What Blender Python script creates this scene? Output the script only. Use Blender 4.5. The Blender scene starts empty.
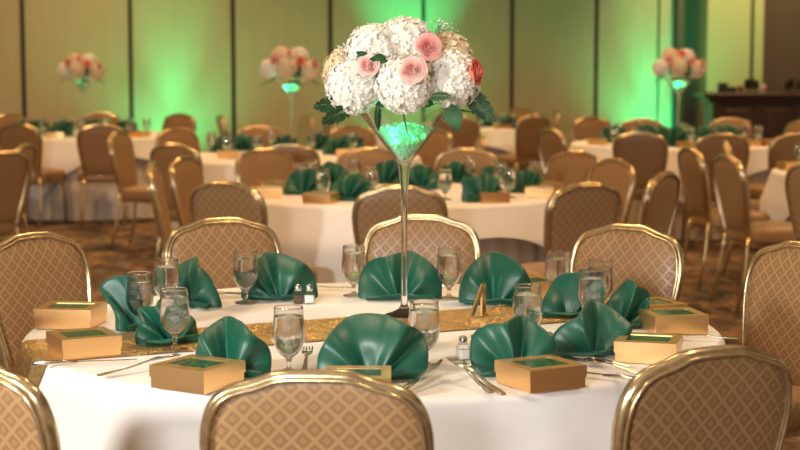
import bpy, bmesh, math, random
from mathutils import Vector, Matrix
from mathutils.noise import noise as noise_v
PI = math.pi
S = bpy.context.scene
C = S.collection
random.seed(7)

# ------------------------------------------------------------------ camera numbers
F, PIT, CH = 1640.0, 0.101, 1.48
def at(u, v, z=0.752):
    """where the sight line through a point of the picture meets the level z (metres)"""
    a = (u - 400) / F; b = (225 - v) / F
    c, s = math.cos(PIT), math.sin(PIT)
    t = (z - CH) / (-s + b * c)
    return a * t, (c + b * s) * t
def atd(u, v, Y):
    """the point of the sight line at distance Y from the camera's wall"""
    a = (u - 400) / F; b = (225 - v) / F
    c, s = math.cos(PIT), math.sin(PIT)
    t = Y / (c + b * s)
    return Vector((a * t, Y, CH + (-s + b * c) * t))

# ------------------------------------------------------------------ materials
def new_mat(name):
    m = bpy.data.materials.new(name); m.use_nodes = True
    nt = m.node_tree; nt.nodes.clear()
    out = nt.nodes.new('ShaderNodeOutputMaterial')
    return m, nt, out
def principled(name, col, rough=.5, metal=0, **kw):
    m, nt, out = new_mat(name)
    p = nt.nodes.new('ShaderNodeBsdfPrincipled')
    p.inputs['Base Color'].default_value = (*col, 1)
    p.inputs['Roughness'].default_value = rough
    p.inputs['Metallic'].default_value = metal
    for k, v in kw.items():
        p.inputs[k.replace('_', ' ')].default_value = v
    nt.links.new(p.outputs[0], out.inputs[0])
    return m, nt, p
def N(nt, t, **kw):
    n = nt.nodes.new(t)
    for k, v in kw.items(): setattr(n, k, v)
    return n
def math_(nt, op, a, b=None, c=None):
    n = nt.nodes.new('ShaderNodeMath'); n.operation = op
    for i, x in enumerate((a, b, c)):
        if x is None: continue
        if hasattr(x, 'links'): nt.links.new(x, n.inputs[i])
        else: n.inputs[i].default_value = x
    return n.outputs[0]
def ramp(nt, fac, stops, interp='LINEAR'):
    r = nt.nodes.new('ShaderNodeValToRGB'); r.color_ramp.interpolation = interp
    e = r.color_ramp.elements
    e[0].position, e[0].color = stops[0][0], (*stops[0][1], 1)
    e[1].position, e[1].color = stops[-1][0], (*stops[-1][1], 1)
    for p, c in stops[1:-1]:
        x = e.new(p); x.color = (*c, 1)
    nt.links.new(fac, r.inputs[0])
    return r.outputs[0]
def noise(nt, scale, detail=3, rough=.5, coord='Object', vec=None, mapping=None):
    n = nt.nodes.new('ShaderNodeTexNoise')
    n.inputs['Scale'].default_value = scale; n.inputs['Detail'].default_value = detail
    n.inputs['Roughness'].default_value = rough
    tc = nt.nodes.new('ShaderNodeTexCoord')
    o = tc.outputs[coord]
    if mapping:
        mp = nt.nodes.new('ShaderNodeMapping'); mp.inputs['Scale'].default_value = mapping
        nt.links.new(o, mp.inputs[0]); o = mp.outputs[0]
    nt.links.new(o, n.inputs['Vector'])
    return n
def bump(nt, p, h, strength=.3, dist=.002):
    b = nt.nodes.new('ShaderNodeBump'); b.inputs['Strength'].default_value = strength
    b.inputs['Distance'].default_value = dist
    nt.links.new(h, b.inputs['Height']); nt.links.new(b.outputs[0], p.inputs['Normal'])

def damask():
    m, nt, p = principled('damask_fabric', (.4, .3, .2), .5)
    tc = N(nt, 'ShaderNodeTexCoord'); sp = N(nt, 'ShaderNodeSeparateXYZ')
    nt.links.new(tc.outputs['Object'], sp.inputs[0])
    px = math_(nt, 'DIVIDE', sp.outputs[0], .043)
    yz = math_(nt, 'ADD', sp.outputs[1], sp.outputs[2])
    pz = math_(nt, 'DIVIDE', yz, .036)
    def cell(x):
        fr = math_(nt, 'FRACT', x)
        return math_(nt, 'ABSOLUTE', math_(nt, 'SUBTRACT', fr, .5))
    A = cell(math_(nt, 'ADD', math_(nt, 'ADD', px, pz), 40)); B = cell(math_(nt, 'ADD', math_(nt, 'SUBTRACT', px, pz), 40))
    mm = math_(nt, 'MAXIMUM', A, B)
    dk, lt, md = (.265, .140, .054), (.40, .235, .105), (.30, .172, .075)
    col = ramp(nt, mm, [(0, dk), (.05, dk), (.08, lt), (.17, md), (.21, dk), (.35, dk), (.42, lt), (.5, lt)])
    n1 = noise(nt, 500, 2)
    mix = N(nt, 'ShaderNodeMix', data_type='RGBA', blend_type='MULTIPLY'); mix.inputs[0].default_value = .25
    nt.links.new(col, mix.inputs[6]); nt.links.new(n1.outputs['Color'], mix.inputs[7])
    nt.links.new(mix.outputs[2], p.inputs['Base Color'])
    nt.links.new(ramp(nt, mm, [(0, (.38,)*3), (.2, (.5,)*3), (.36, (.52,)*3), (.4, (.36,)*3), (.5, (.36,)*3)]), p.inputs['Roughness'])
    p.inputs['Sheen Weight'].default_value = .12
    p.inputs['Sheen Roughness'].default_value = .4
    p.inputs['Sheen Tint'].default_value = (1, .85, .65, 1)
    bump(nt, p, math_(nt, 'SUBTRACT', mm, 0), .15, .001)
    return m
M = {}
M['damask'] = damask()
m, nt, p = principled('antique_gold_frame', (.62, .43, .20), .23, .9)
n = noise(nt, 60, 3); bump(nt, p, n.outputs[0], .25, .002)
nt.links.new(ramp(nt, n.outputs[0], [(.3, (.52, .38, .20)), (.7, (.74, .59, .36))]), p.inputs['Base Color']); M['gold_frame'] = m
m, nt, p = principled('gold_leg', (.66, .52, .27), .3, .8); M['gold_leg'] = m
m, nt, p = principled('white_linen', (.86, .83, .80), .75)
n = noise(nt, 9, 4); bump(nt, p, n.outputs[0], .12, .006); p.inputs['Sheen Weight'].default_value = .15; M['linen'] = m
m, nt, p = principled('ivory_linen', (.62, .55, .48), .8)
n = noise(nt, 7, 3); bump(nt, p, n.outputs[0], .12, .006); M['skirt'] = m
m, nt, p = principled('green_satin', (.002, .080, .045), .42)
p.inputs['Sheen Weight'].default_value = .18; p.inputs['Sheen Roughness'].default_value = .3; p.inputs['Sheen Tint'].default_value = (.35, .9, .7, 1)
p.inputs['Specular IOR Level'].default_value = .6
n = noise(nt, 25, 3); bump(nt, p, n.outputs[0], .15, .004); M['satin'] = m
m, nt, p = principled('gold_card', (.94, .59, .26), .29, .88); n = noise(nt, 3, 2); bump(nt, p, n.outputs[0], .05, .01); M['gold_card'] = m
m, nt, p = principled('box_window_film', (.01, .07, .035), .12, 0, Specular_IOR_Level=.35)
n = noise(nt, 45, 3, mapping=(1, 3, 1)); nt.links.new(ramp(nt, n.outputs[0], [(.45, (.004, .075, .035)), (.56, (.01, .11, .05)), (.62, (.25, .22, .06)), (.68, (.01, .09, .04))]), p.inputs['Base Color']); M['film'] = m
# sequins
m, nt, p = principled('gold_sequins', (.72, .48, .18), .32, .75)
v = N(nt, 'ShaderNodeTexVoronoi'); v.inputs['Scale'].default_value = 230
tc = N(nt, 'ShaderNodeTexCoord'); nt.links.new(tc.outputs['Object'], v.inputs['Vector'])
nt.links.new(ramp(nt, v.outputs['Color'], [(.1, (.45, .27, .085)), (.5, (.68, .45, .18)), (.95, (.95, .75, .42))]), p.inputs['Base Color'])
nm = N(nt, 'ShaderNodeVectorMath', operation='MULTIPLY_ADD')
nt.links.new(v.outputs['Color'], nm.inputs[0]); nm.inputs[1].default_value = (.9, .9, .9); nm.inputs[2].default_value = (-.45, -.45, -.45)
geo = N(nt, 'ShaderNodeNewGeometry'); ad = N(nt, 'ShaderNodeVectorMath', operation='ADD'); nz = N(nt, 'ShaderNodeVectorMath', operation='NORMALIZE')
nt.links.new(nm.outputs[0], ad.inputs[0]); nt.links.new(geo.outputs['Normal'], ad.inputs[1]); nt.links.new(ad.outputs[0], nz.inputs[0]); nt.links.new(nz.outputs[0], p.inputs['Normal'])
M['sequin'] = m
# glass
m, nt, out = new_mat('clear_glass'); g = N(nt, 'ShaderNodeBsdfGlass'); g.inputs['IOR'].default_value = 1.48; g.inputs['Roughness'].default_value = 0
t = N(nt, 'ShaderNodeBsdfTransparent'); mx = N(nt, 'ShaderNodeMixShader'); mx.inputs[0].default_value = .06
nt.links.new(g.outputs[0], mx.inputs[1]); nt.links.new(t.outputs[0], mx.inputs[2]); nt.links.new(mx.outputs[0], out.inputs[0]); M['glass'] = m
m, nt, out = new_mat('water'); g = N(nt, 'ShaderNodeBsdfGlass'); g.inputs['IOR'].default_value = 1.33; g.inputs['Roughness'].default_value = 0
t = N(nt, 'ShaderNodeBsdfTransparent'); mx = N(nt, 'ShaderNodeMixShader'); mx.inputs[0].default_value = .0
nt.links.new(g.outputs[0], mx.inputs[1]); nt.links.new(t.outputs[0], mx.inputs[2]); nt.links.new(mx.outputs[0], out.inputs[0]); M['water'] = m
m, nt, out = new_mat('ice'); g = N(nt, 'ShaderNodeBsdfTransparent'); g2 = N(nt, 'ShaderNodeBsdfPrincipled'); g2.inputs['Roughness'].default_value = .15; g2.inputs['Base Color'].default_value = (.9, .95, .95, 1)
mx = N(nt, 'ShaderNodeMixShader'); mx.inputs[0].default_value = .16; nt.links.new(g.outputs[0], mx.inputs[1]); nt.links.new(g2.outputs[0], mx.inputs[2]); nt.links.new(mx.outputs[0], out.inputs[0]); M['ice'] = m
m, nt, out = new_mat('thin_glass'); t = N(nt, 'ShaderNodeBsdfTransparent'); t.inputs[0].default_value = (.95, .97, .96, 1)
g = N(nt, 'ShaderNodeBsdfGlossy'); g.inputs['Roughness'].default_value = .02
lw = N(nt, 'ShaderNodeLayerWeight'); lw.inputs['Blend'].default_value = .5; mx = N(nt, 'ShaderNodeMixShader')
nt.links.new(math_(nt, 'ADD', math_(nt, 'MULTIPLY', math_(nt, 'POWER', lw.outputs['Facing'], 2.6), .9), .05), mx.inputs[0]); nt.links.new(t.outputs[0], mx.inputs[1]); nt.links.new(g.outputs[0], mx.inputs[2]); nt.links.new(mx.outputs[0], out.inputs[0]); M['thin'] = m
# clear crystals; the lamp's green is also put into their colour
m, nt, out = new_mat('acrylic_crystals'); d = N(nt, 'ShaderNodeBsdfTranslucent'); d.inputs[0].default_value = (.55, 1, .82, 1)
d2 = N(nt, 'ShaderNodeBsdfPrincipled'); d2.inputs['Base Color'].default_value = (.55, 1, .82, 1); d2.inputs['Roughness'].default_value = .1
mx = N(nt, 'ShaderNodeMixShader'); mx.inputs[0].default_value = .45
nt.links.new(d.outputs[0], mx.inputs[1]); nt.links.new(d2.outputs[0], mx.inputs[2]); nt.links.new(mx.outputs[0], out.inputs[0]); M['crystal'] = m
# LED lamp inside the vase
m, nt, p = principled('green_led', (.2, 1, .6), .4); p.inputs['Emission Color'].default_value = (.05, 1, .5, 1); p.inputs['Emission Strength'].default_value = 22; M['led'] = m
# flowers
def petal_mat(name, a, b, sss=.0, sc=40):
    m, nt, p = principled(name, a, .6)
    n = noise(nt, sc, 3); nt.links.new(ramp(nt, n.outputs[0], [(.35, a), (.65, b)]), p.inputs['Base Color'])
    p.inputs['Sheen Weight'].default_value = .1
    tr = N(nt, 'ShaderNodeBsdfTranslucent'); nt.links.new(p.inputs['Base Color'].links[0].from_socket, tr.inputs[0])
    mx = N(nt, 'ShaderNodeMixShader'); mx.inputs[0].default_value = .15
    out = [n_ for n_ in nt.nodes if n_.type == 'OUTPUT_MATERIAL'][0]
    nt.links.new(p.outputs[0], mx.inputs[1]); nt.links.new(tr.outputs[0], mx.inputs[2]); nt.links.new(mx.outputs[0], out.inputs[0])
    return m
M['hyd'] = petal_mat('cream_petals', (.93, .90, .78), (.97, .96, .92))
M['hyd_peach'] = petal_mat('peach_cream_petals', (.88, .68, .42), (.92, .84, .66))
M['rose_pink'] = petal_mat('pale_pink_petals', (.86, .36, .34), (.92, .58, .50), sc=25)
M['rose_soft'] = petal_mat('blush_petals', (.88, .48, .44), (.93, .70, .60), sc=25)
M['rose_coral'] = petal_mat('coral_petals', (.85, .22, .14), (.9, .36, .24), sc=25)
M['leaf'] = petal_mat('fern_green', (.008, .05, .014), (.03, .13, .035))
M['breath'] = petal_mat('tiny_white_blossoms', (.85, .8, .68), (.95, .92, .85))
M['twig'] = principled('twig', (.18, .13, .06), .7)[0]
M['core'] = principled('floral_foam', (.03, .07, .03), .9)[0]
M['steel'] = principled('stainless_steel', (.72, .68, .62), .16, 1)[0]
M['chrome'] = principled('chrome', (.75, .75, .75), .12, 1)[0]
M['salt'] = principled('salt', (.9, .9, .88), .7)[0]
M['pepper'] = principled('pepper', (.12, .07, .04), .9)[0]
M['gold_mirror'] = principled('gold_mirror_acrylic', (.90, .58, .24), .12, 1)[0]
# room
m, nt, p = principled('beige_partition', (.53, .42, .255), .75); n = noise(nt, 2.2, 4, mapping=(6, 6, 1)); nt.links.new(ramp(nt, n.outputs[0], [(.3, (.50, .45, .25)), (.7, (.55, .49, .28))]), p.inputs['Base Color']); M['wall'] = m
M['seam'] = principled('dark_seam', (.035, .028, .02), .6)[0]
M['cream_wall'] = principled('cream_wall', (.62, .60, .28), .7)[0]
M['brown_wall'] = principled('brown_wall', (.13, .085, .055), .7)[0]
M['dark_wall'] = principled('dark_curtain', (.17, .20, .14), .8)[0]
m, nt, p = principled('dark_wood', (.05, .025, .012), .35); n = noise(nt, 5, 4, mapping=(8, 8, .6)); nt.links.new(ramp(nt, n.outputs[0], [(.3, (.03, .014, .007)), (.7, (.075, .035, .018))]), p.inputs['Base Color']); M['wood'] = m
M['ceil'] = principled('ceiling_paint', (.7, .62, .5), .9)[0]
M['black'] = principled('black_plastic', (.02, .02, .02), .4)[0]
M['red'] = principled('red_plastic', (.35, .04, .03), .4)[0]
m, nt, p = principled('patterned_carpet', (.1, .07, .05), .95)
n = noise(nt, 3.2, 5, .65, mapping=(1, .6, 1)); n2 = noise(nt, 8, 4, .7, mapping=(1, .5, 1))
c1 = ramp(nt, n.outputs[0], [(.38, (.03, .022, .018)), (.46, (.17, .09, .04)), (.5, (.07, .075, .065)), (.55, (.34, .18, .08)), (.61, (.04, .03, .022))])
mix = N(nt, 'ShaderNodeMix', data_type='RGBA', blend_type='MULTIPLY'); mix.inputs[0].default_value = .8
nt.links.new(c1, mix.inputs[6]); nt.links.new(ramp(nt, n2.outputs[0], [(.35, (.35, .32, .3)), (.65, (1.15, 1.05, .95))]), mix.inputs[7]); nt.links.new(mix.outputs[2], p.inputs['Base Color']); M['carpet'] = m

# ------------------------------------------------------------------ mesh helpers
class MB:
    def __init__(s): s.v = []; s.f = []; s.sm = []
    def add(s, vs, fs, smooth=True, mat=None):
        b = len(s.v)
        s.v += [tuple(mat @ Vector(v)) if mat else tuple(v) for v in vs]
        s.f += [tuple(b + i for i in f) for f in fs]; s.sm += [smooth] * len(fs)
        return s
    def grid(s, rows, closed=False, smooth=True, mat=None):
        n = len(rows[0]); vs = [v for r in rows for v in r]; fs = []
        for i in range(len(rows) - 1):
            for j in range(n if closed else n - 1):
                k = (j + 1) % n
                fs.append((i*n + j, i*n + k, (i+1)*n + k, (i+1)*n + j))
        return s.add(vs, fs, smooth, mat)
    def lathe(s, prof, n=24, mat=None, smooth=True):
        rows = [[(r*math.cos(2*PI*k/n), r*math.sin(2*PI*k/n), z) for k in range(n)] for r, z in prof]
        b = len(s.v)
        s.grid(rows, True, smooth, mat)
        for i in (0, len(prof) - 1):
            if prof[i][0] < .0011: s.f.append(tuple(b + i*n + k for k in range(n))); s.sm.append(smooth)
        return s
    def box(s, x0, x1, y0, y1, z0, z1, mat=None):
        vs = [(x, y, z) for z in (z0, z1) for y in (y0, y1) for x in (x0, x1)]
        return s.add(vs, [(0,2,3,1),(4,5,7,6),(0,1,5,4),(2,6,7,3),(0,4,6,2),(1,3,7,5)], False, mat)
    def tube(s, pts, r, n=8, closed=False, caps=True, flat=1.0):
        P = [Vector(p) for p in pts]; L = len(P); rows = []
        rs = r if isinstance(r, (list, tuple)) else [r] * L
        up = None
        for i in range(L):
            a = P[(i-1) % L] if (closed or i > 0) else P[i]; b = P[(i+1) % L] if (closed or i < L-1) else P[i]
            t = (b - a).normalized()
            if up is None:
                up = Vector((0, 1, 0)) if abs(t.y) < .9 else Vector((0, 0, 1))
            x = t.cross(up).normalized(); y = x.cross(t).normalized(); up = y
            rows.append([tuple(P[i] + x*(rs[i]*math.cos(2*PI*k/n)) + y*(rs[i]*flat*math.sin(2*PI*k/n))) for k in range(n)])
        if closed: rows.append(rows[0])
        b = len(s.v); s.grid(rows, True)
        if caps and not closed:
            s.f.append(tuple(b + k for k in range(n))); s.sm.append(False)
            s.f.append(tuple(b + (L-1)*n + k for k in range(n))); s.sm.append(False)
        return s
    def prism(s, poly, y0, y1, mat=None):
        n = len(poly); vs = [(x, y0, z) for x, z in poly] + [(x, y1, z) for x, z in poly]
        fs = [tuple(range(n)), tuple(range(2*n-1, n-1, -1))] + [(i, (i+1) % n, n + (i+1) % n, n + i) for i in range(n)]
        return s.add(vs, fs, False, mat)
    def mesh(s, name):
        me = bpy.data.meshes.new(name); me.from_pydata(s.v, [], s.f)
        me.polygons.foreach_set('use_smooth', s.sm)
        bm = bmesh.new(); bm.from_mesh(me); bmesh.ops.recalc_face_normals(bm, faces=bm.faces); bm.to_mesh(me); bm.free()
        me.update(); return me
    def build(s, name, mat, parent=None, bevel=0, solid=0, subsurf=0, seg=2):
        me = s.mesh(name); o = bpy.data.objects.new(name, me); C.objects.link(o); me.materials.append(mat)
        if parent: o.parent = parent
        if bevel:
            b = o.modifiers.new('bevel', 'BEVEL'); b.width = bevel; b.segments = seg; b.limit_method = 'ANGLE'; b.angle_limit = .6
        if solid:
            b = o.modifiers.new('solid', 'SOLIDIFY'); b.thickness = solid; b.offset = 0
        if subsurf:
            b = o.modifiers.new('sub', 'SUBSURF'); b.levels = subsurf; b.render_levels = subsurf
        return o
def tag(o, label=None, cat=None, group=None, kind=None):
    for k, v in (('label', label), ('category', cat), ('group', group), ('kind', kind)):
        if k == 'label' and v and not 4 <= len(v.split()) <= 16: print('LABEL', len(v.split()), v)
        if v: o[k] = v
        elif k in o: del o[k]
    return o
def empty(name, loc=(0, 0, 0), rz=0):
    o = bpy.data.objects.new(name, None); C.objects.link(o); o.location = loc; o.rotation_euler = (0, 0, rz); o.empty_display_size = .1
    return o
def copy_tree(o, parent=None):
    c = o.copy(); C.objects.link(c)
    if parent: c.parent = parent
    for ch in list(KIDS.get(o.name, [])): copy_tree(ch, c)
    return c
KIDS = {}
def register(root):
    """remember the parts of a finished thing, so that copying it is quick"""
    for o in C.objects:
        if o.parent is not None and (o.parent == root or o.parent.parent == root):
            KIDS.setdefault(o.parent.name, []).append(o)
class Proto:
    """first use hands out the thing itself, later uses hand out copies with copies of its parts"""
    def __init__(s, root): s.root = root; s.used = False; register(root)
    def get(s, loc, rz=0, scale=1, label=None, cat=None, group=None, rot=None):
        o = s.root if not s.used else copy_tree(s.root)
        s.used = True
        o.location = loc; o.rotation_euler = rot if rot else (0, 0, rz)
        o.scale = (scale,)*3 if not isinstance(scale, tuple) else scale
        tag(o, label, cat, group)
        return o

# ------------------------------------------------------------------ room
def struct(o): o['kind'] = 'structure'; return o
struct(MB().box(-11, 12, -2, 26, -.1, 0).build('floor', M['carpet']))
struct(MB().box(-11, 12, -2, 26, 4.5, 4.6).build('ceiling', M['ceil']))
AL = math.radians(23); WX, WY = -4.207, 18.4
WM = Matrix.Translation((WX, WY, 0)) @ Matrix.Rotation(AL, 4, 'Z')
struct(MB().box(-5.0, 8.47, 0, .12, 0, 4.5, WM).build('wall_back', M['wall']))
for k in range(-2, 8):
    w = .024
    kk = k if k < 7 else 6.76; w = .024 if k < 7 else .014
    struct(MB().box(kk*1.22 - w, kk*1.22 + w, -.012, .002, 0, 4.5, WM).build('trim_%d' % (k + 3), M['seam']))
# right-hand end of the room
e = WM @ Vector((8.36, 0, 0))
ex = lambda u, Y: (u - 400) / F * Y
struct(MB().box(ex(671.5, 21.66), ex(676, 21.66), 21.66, 21.9, 0, 4.5).build('trim_11', M['seam']))
struct(MB().box(ex(674, 22.9), ex(706, 22.9), 22.9, 23.05, 0, 4.5).build('wall_recess', M['dark_wall']))
struct(MB().box(ex(705.5, 22.2), ex(748, 22.2), 22.2, 23.2, 0, 4.5).build('wall_right', M['cream_wall']))
struct(MB().box(ex(748, 22.3), ex(752, 22.3), 22.3, 22.4, 0, 4.5).build('trim_12', M['brown_wall']))
struct(MB().box(ex(752, 22.2), ex(761, 22.2), 22.2, 22.6, 0, 4.5).build('wall_right_return', M['cream_wall']))
struct(MB().box(ex(761, 22.4), 12, 22.4, 22.6, 0, 4.5).build('wall_far_right', M['brown_wall']))

# ------------------------------------------------------------------ chairs
prof = [(.0, .910), (.05, .9095), (.07, .907), (.09, .900), (.11, .892), (.135, .886), (.158, .879), (.178, .866), (.193, .846), (.2035, .815), (.2085, .775), (.205, .73), (.197, .67), (.186, .61), (.173, .55), (.162, .49), (.157, .43)]
def back_y(z): return -.205 - .08 * max(0, (z - .46) / .45) ** 1.15 - .0
def make_chair():
    root = empty('banquet_chair')
    # frame: closed loop round the upholstery
    pts = []
    fine = []
    for i in range(len(prof) - 1):
        for t in (0, .5): fine.append(tuple(prof[i][k]*(1-t) + prof[i+1][k]*t for k in (0, 1)))
    fine.append(prof[-1])
    # smooth
    for _ in range(1):
        fine = [fine[0]] + [tuple((fine[i-1][k] + 2*fine[i][k] + fine[i+1][k])/4 for k in (0, 1)) for i in range(1, len(fine)-1)] + [fine[-1]]
    right = fine; left = [(-x, z) for x, z in reversed(fine[1:])]
    loop = left + right
    path = [(x, back_y(z), z) for x, z in loop] 
    fr = MB().tube(path, .0098, 8, flat=1.6)
    inner = [(x*.970, back_y(z) - .018, z*.999 - .006) for x, z in loop if z > .5]
    fr.tube(inner, .005, 6)
    inner = [(x*.970, back_y(z) + .018, z*.999 - .006) for x, z in loop if z > .5]
    fr.tube(inner, .005, 6)
    fr.tube([(-.158, back_y(.46), .47), (.158, back_y(.46), .47)], .010, 6)
    fr.build('back_frame', M['gold_frame'], root)
    # upholstered panel, domed on both faces
    zs = [.905, .900, .892, .880, .865, .845, .815, .78, .74, .69, .63, .57, .52, .49, .475]
    def hw(z):
        for i in range(len(fine) - 1):
            (x0, z0), (x1, z1) = fine[i], fine[i+1]
            if z0 >= z >= z1: return x0 + (x1-x0)*((z0-z)/max(1e-6, z0-z1))
        return fine[-1][0]
    pn = MB()
    for sgn in (1, -1):
        rows = []
        for z in zs:
            w = hw(z) - .006 if z < .9 else hw(z)*.96
            vz = min(1, (.907 - z)/.07, (z - .47)/.05); vz = max(0, vz) ** .5
            rows.append([(w*s_, back_y(z) + sgn*(.006 + .017*vz*(1 - abs(s_)**4) ** .5), z) for s_ in [k/10 for k in range(-10, 11)]])
        pn.grid(rows)
    pn.build('backrest', M['damask'], root)
    # seat
    st = MB()
    def ring(k, z, n=36):
        out = []
        for i in range(n):
            a = 2*PI*i/n; c, s = math.cos(a), math.sin(a); e_ = .35
            x = .218*k*math.copysign(abs(c)**e_, c); y = .212*k*math.copysign(abs(s)**e_, s)
            x *= 1 + .06*(y/.21)
            out.append((x, y, z))
        return out
    st.grid([ring(.93, .395), ring(.985, .405), ring(1, .42), ring(1, .455), ring(.985, .475), ring(.93, .488), ring(.8, .495), ring(.4, .5), ring(.02, .501)], True)
    st.build('seat', M['damask'], root)
    MB().box(-.19, .19, -.19, .19, .375, .398).build('seat_frame', M['gold_frame'], root, bevel=.006)
    for sx in (-1, 1):
        MB().tube([(sx*.15, .10, .383), (sx*.165, .155, .383), (sx*.178, .18, .365), (sx*.186, .19, .32), (sx*.195, .205, .01)], [.012, .012, .013, .013, .010], 8).build('leg', M['gold_leg'], root)
        MB().tube([(sx*.157, back_y(.43), .44), (sx*.165, -.215, .36), (sx*.178, -.235, .2), (sx*.185, -.28, .01)], [.012, .013, .012, .010], 8).build('leg', M['gold_leg'], root)
    return root
chair = Proto(make_chair())
def put_chair(x, y, tx, ty, label, group='gold framed banquet chairs'):
    """x, y: top of the backrest; tx, ty: what it faces"""
    d = Vector((tx - x, ty - y)).normalized()
    rz = math.atan2(d.y, d.x) - PI/2
    chair.get((x + d.x*.285, y + d.y*.285, 0), rz, 1, label, 'chair', group)
T1, T2, T3, TA, TB, TC, T4 = (-.07, 4.4), (0, 8.98), (-.78, 12.3), (-2.97, 15.8), (2.42, 14.2), (3.36, 10.6), (.6, 17.8)
CH_ = [
 (-.637, 5.80, *T1, 'gold framed chair facing us behind the front table, just right of the glass cluster'),
 (.08, 5.92, *T1, 'gold framed chair facing us directly behind the tall vase of the front table'),
 (.785, 5.56, *T1, 'gold framed chair facing us behind the gold boxes at the front table right'),
 (1.25, 5.02, .2, 4.3, 'patterned chair cut by the right edge of the photo, beside the front table'),
 (-1.20, 5.30, *T1, 'patterned chair at the left edge behind the two gold boxes of the front table'),
 (-1.16, 3.98, -.4, 4.7, 'chair of which only a gold rim shows at the left edge beside the runner end'),
 (-.84, 3.08, *T1, 'blurred chair back in the bottom left corner with light diamond lattice'),
 (-.155, 2.93, *T1, 'large chair back at bottom centre left, seen from behind in front of the white cloth'),
 (.615, 3.17, -.1, 4.5, 'large brown chair back in the bottom right, turned a little to the left'),
 (-.81, 7.55, *T2, 'grey tan chair back seen from behind at the left front of the middle table'),
 (.0, 7.3, *T2, 'chair back seen from behind between the vase stem and the middle table'),
 (.86, 7.5, *T2, 'dark brown chair back from behind at the right front of the middle table'),
 (1.33, 8.2, *T2, 'narrow chair seen at a slant with thick gold edge, right of the middle table'),
 (-1.26, 9.5, .1, 9.1, 'chair turned sideways at the left of the middle table, nearer to it of two'),
 (-1.37, 9.02, .1, 9.1, 'slim sideways chair left of the middle table, leftmost of the sideways pair'),
 (-.86, 10.35, *T2, 'brown chair facing us behind the boxes at the left back of the middle table'),
 (-.2, 10.42, *T2, 'chair facing us behind the middle table, just left of the green crystals'),
 (.43, 10.38, *T2, 'chair facing us behind the middle table, just right of the vase stem'),
 (1.09, 10.1, *T2, 'light tan chair facing us behind the right boxes of the middle table'),
 (1.22, 9.3, -.2, 8.5, 'small light chair with bright gold rim beside the right end of the middle table'),
 (-2.2, 12.8, -.5, 12.4, 'sideways chair with cushion and gold legs showing, between the left tables'),
 (-1.52, 11.0, *T3, 'dark grey brown chair back with rounded top behind the sideways pair'),
 (-.745, 10.9, *T3, 'dark brown chair back from behind, overlapping the third table below the left vase'),
 (-1.18, 13.9, *T3, 'orange brown chair facing us behind the left lit vase table'),
 (-.4, 13.85, *T3, 'orange brown chair facing us between the left lit vase and the big bouquet'),
 (.3, 13.3, -.9, 12.3, 'light sideways chair seen behind the right side of the glass vase'),
 (.62, 12.4, -.9, 12.3, 'chair whose slim pale rim shows right of the hanging leaf of the big bouquet'),
 (-1.83, 13.4, *T3, 'orange brown chair seen below the left green wall glow'),
 (-2.6, 14.3, -2.9, 16, 'broad chair back from behind before the far left table'),
 (-3.35, 14.4, *TA, 'pale chair back at the left edge before the far left table'),
 (-3.15, 17.3, *TA, 'olive chair top behind the far left table, under the small pink bouquet'),
 (-4.05, 17.0, *TA, 'chair top behind the far left table at the very edge of the photo'),
 (-2.27, 17.0, *TA, 'olive chair top in front of the left green wall glow'),
 (-1.83, 16.7, -.6, 17.0, 'grey chair back standing alone before the far wall, left of the lit vase'),
 (-.95, 17.0, -2.4, 16.5, 'far chair seen edge on as a thin dark blade right of the lit vase'),
 (-.72, 16.4, 1.4, 17.0, 'far chair seen edge on beside the dark wall seam left of the bouquet'),
 (.57, 16.1, *T4, 'dark brown chair back from behind at the left front of the far centre table'),
 (1.36, 16.6, *T4, 'reddish chair back slanting at the right of the far centre table'),
 (1.70, 17.9, *T4, 'dark chair with a shiny rim at the right end of the far centre table'),
 (1.42, 19.0, *T4, 'olive chair top farthest back against the wall, right of the bouquet'),
 (1.22, 13.35, 2.6, 14.0, 'grey tan chair back in the gap between middle table and right table'),
 (1.86, 16.0, *TB, 'red brown chair top behind the small gold box of the right table'),
 (1.86, 12.7, 2.2, 14.2, 'tall brown chair back seen whole from behind at the front left of the right table'),
 (2.46, 12.5, 2.4, 14.2, 'brown chair back from behind in the middle of the right table front'),
 (3.02, 12.5, 2.6, 14.2, 'chair back from behind cut by the right edge, before the bar'),
 (3.17, 15.75, *TB, 'orange brown chair facing us before the dark wood bar'),
 (2.3, 15.6, *TB, 'chair top behind the right table below the right green wall glow'),
 (3.75, 15.2, *TB, 'chair top at the far right edge behind the right table'),
 (1.93, 9.7, 3.4, 10.05, 'sideways chair with a broad brown cushion at the right, nearest of three in a row'),
 (1.87, 10.6, 3.4, 10.9, 'slim sideways chair at the right, middle of three in a row and leftmost of them'),
 (2.27, 11.4, 3.5, 11.1, 'sideways chair at the right, farthest of three in a row'),
 (2.34, 9.1, 3.2, 10.4, 'chair of which a brown sliver shows at the right edge before the boxes'),
 (-2.42, 10.05, -3.8, 10.9, 'brown chair back at the left edge before the far left table, nearer of two'),
 (-2.5, 10.95, -3.9, 11.1, 'brown chair turned away at the left edge, farther of two'),
]
for c in CH_: put_chair(*c)

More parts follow.
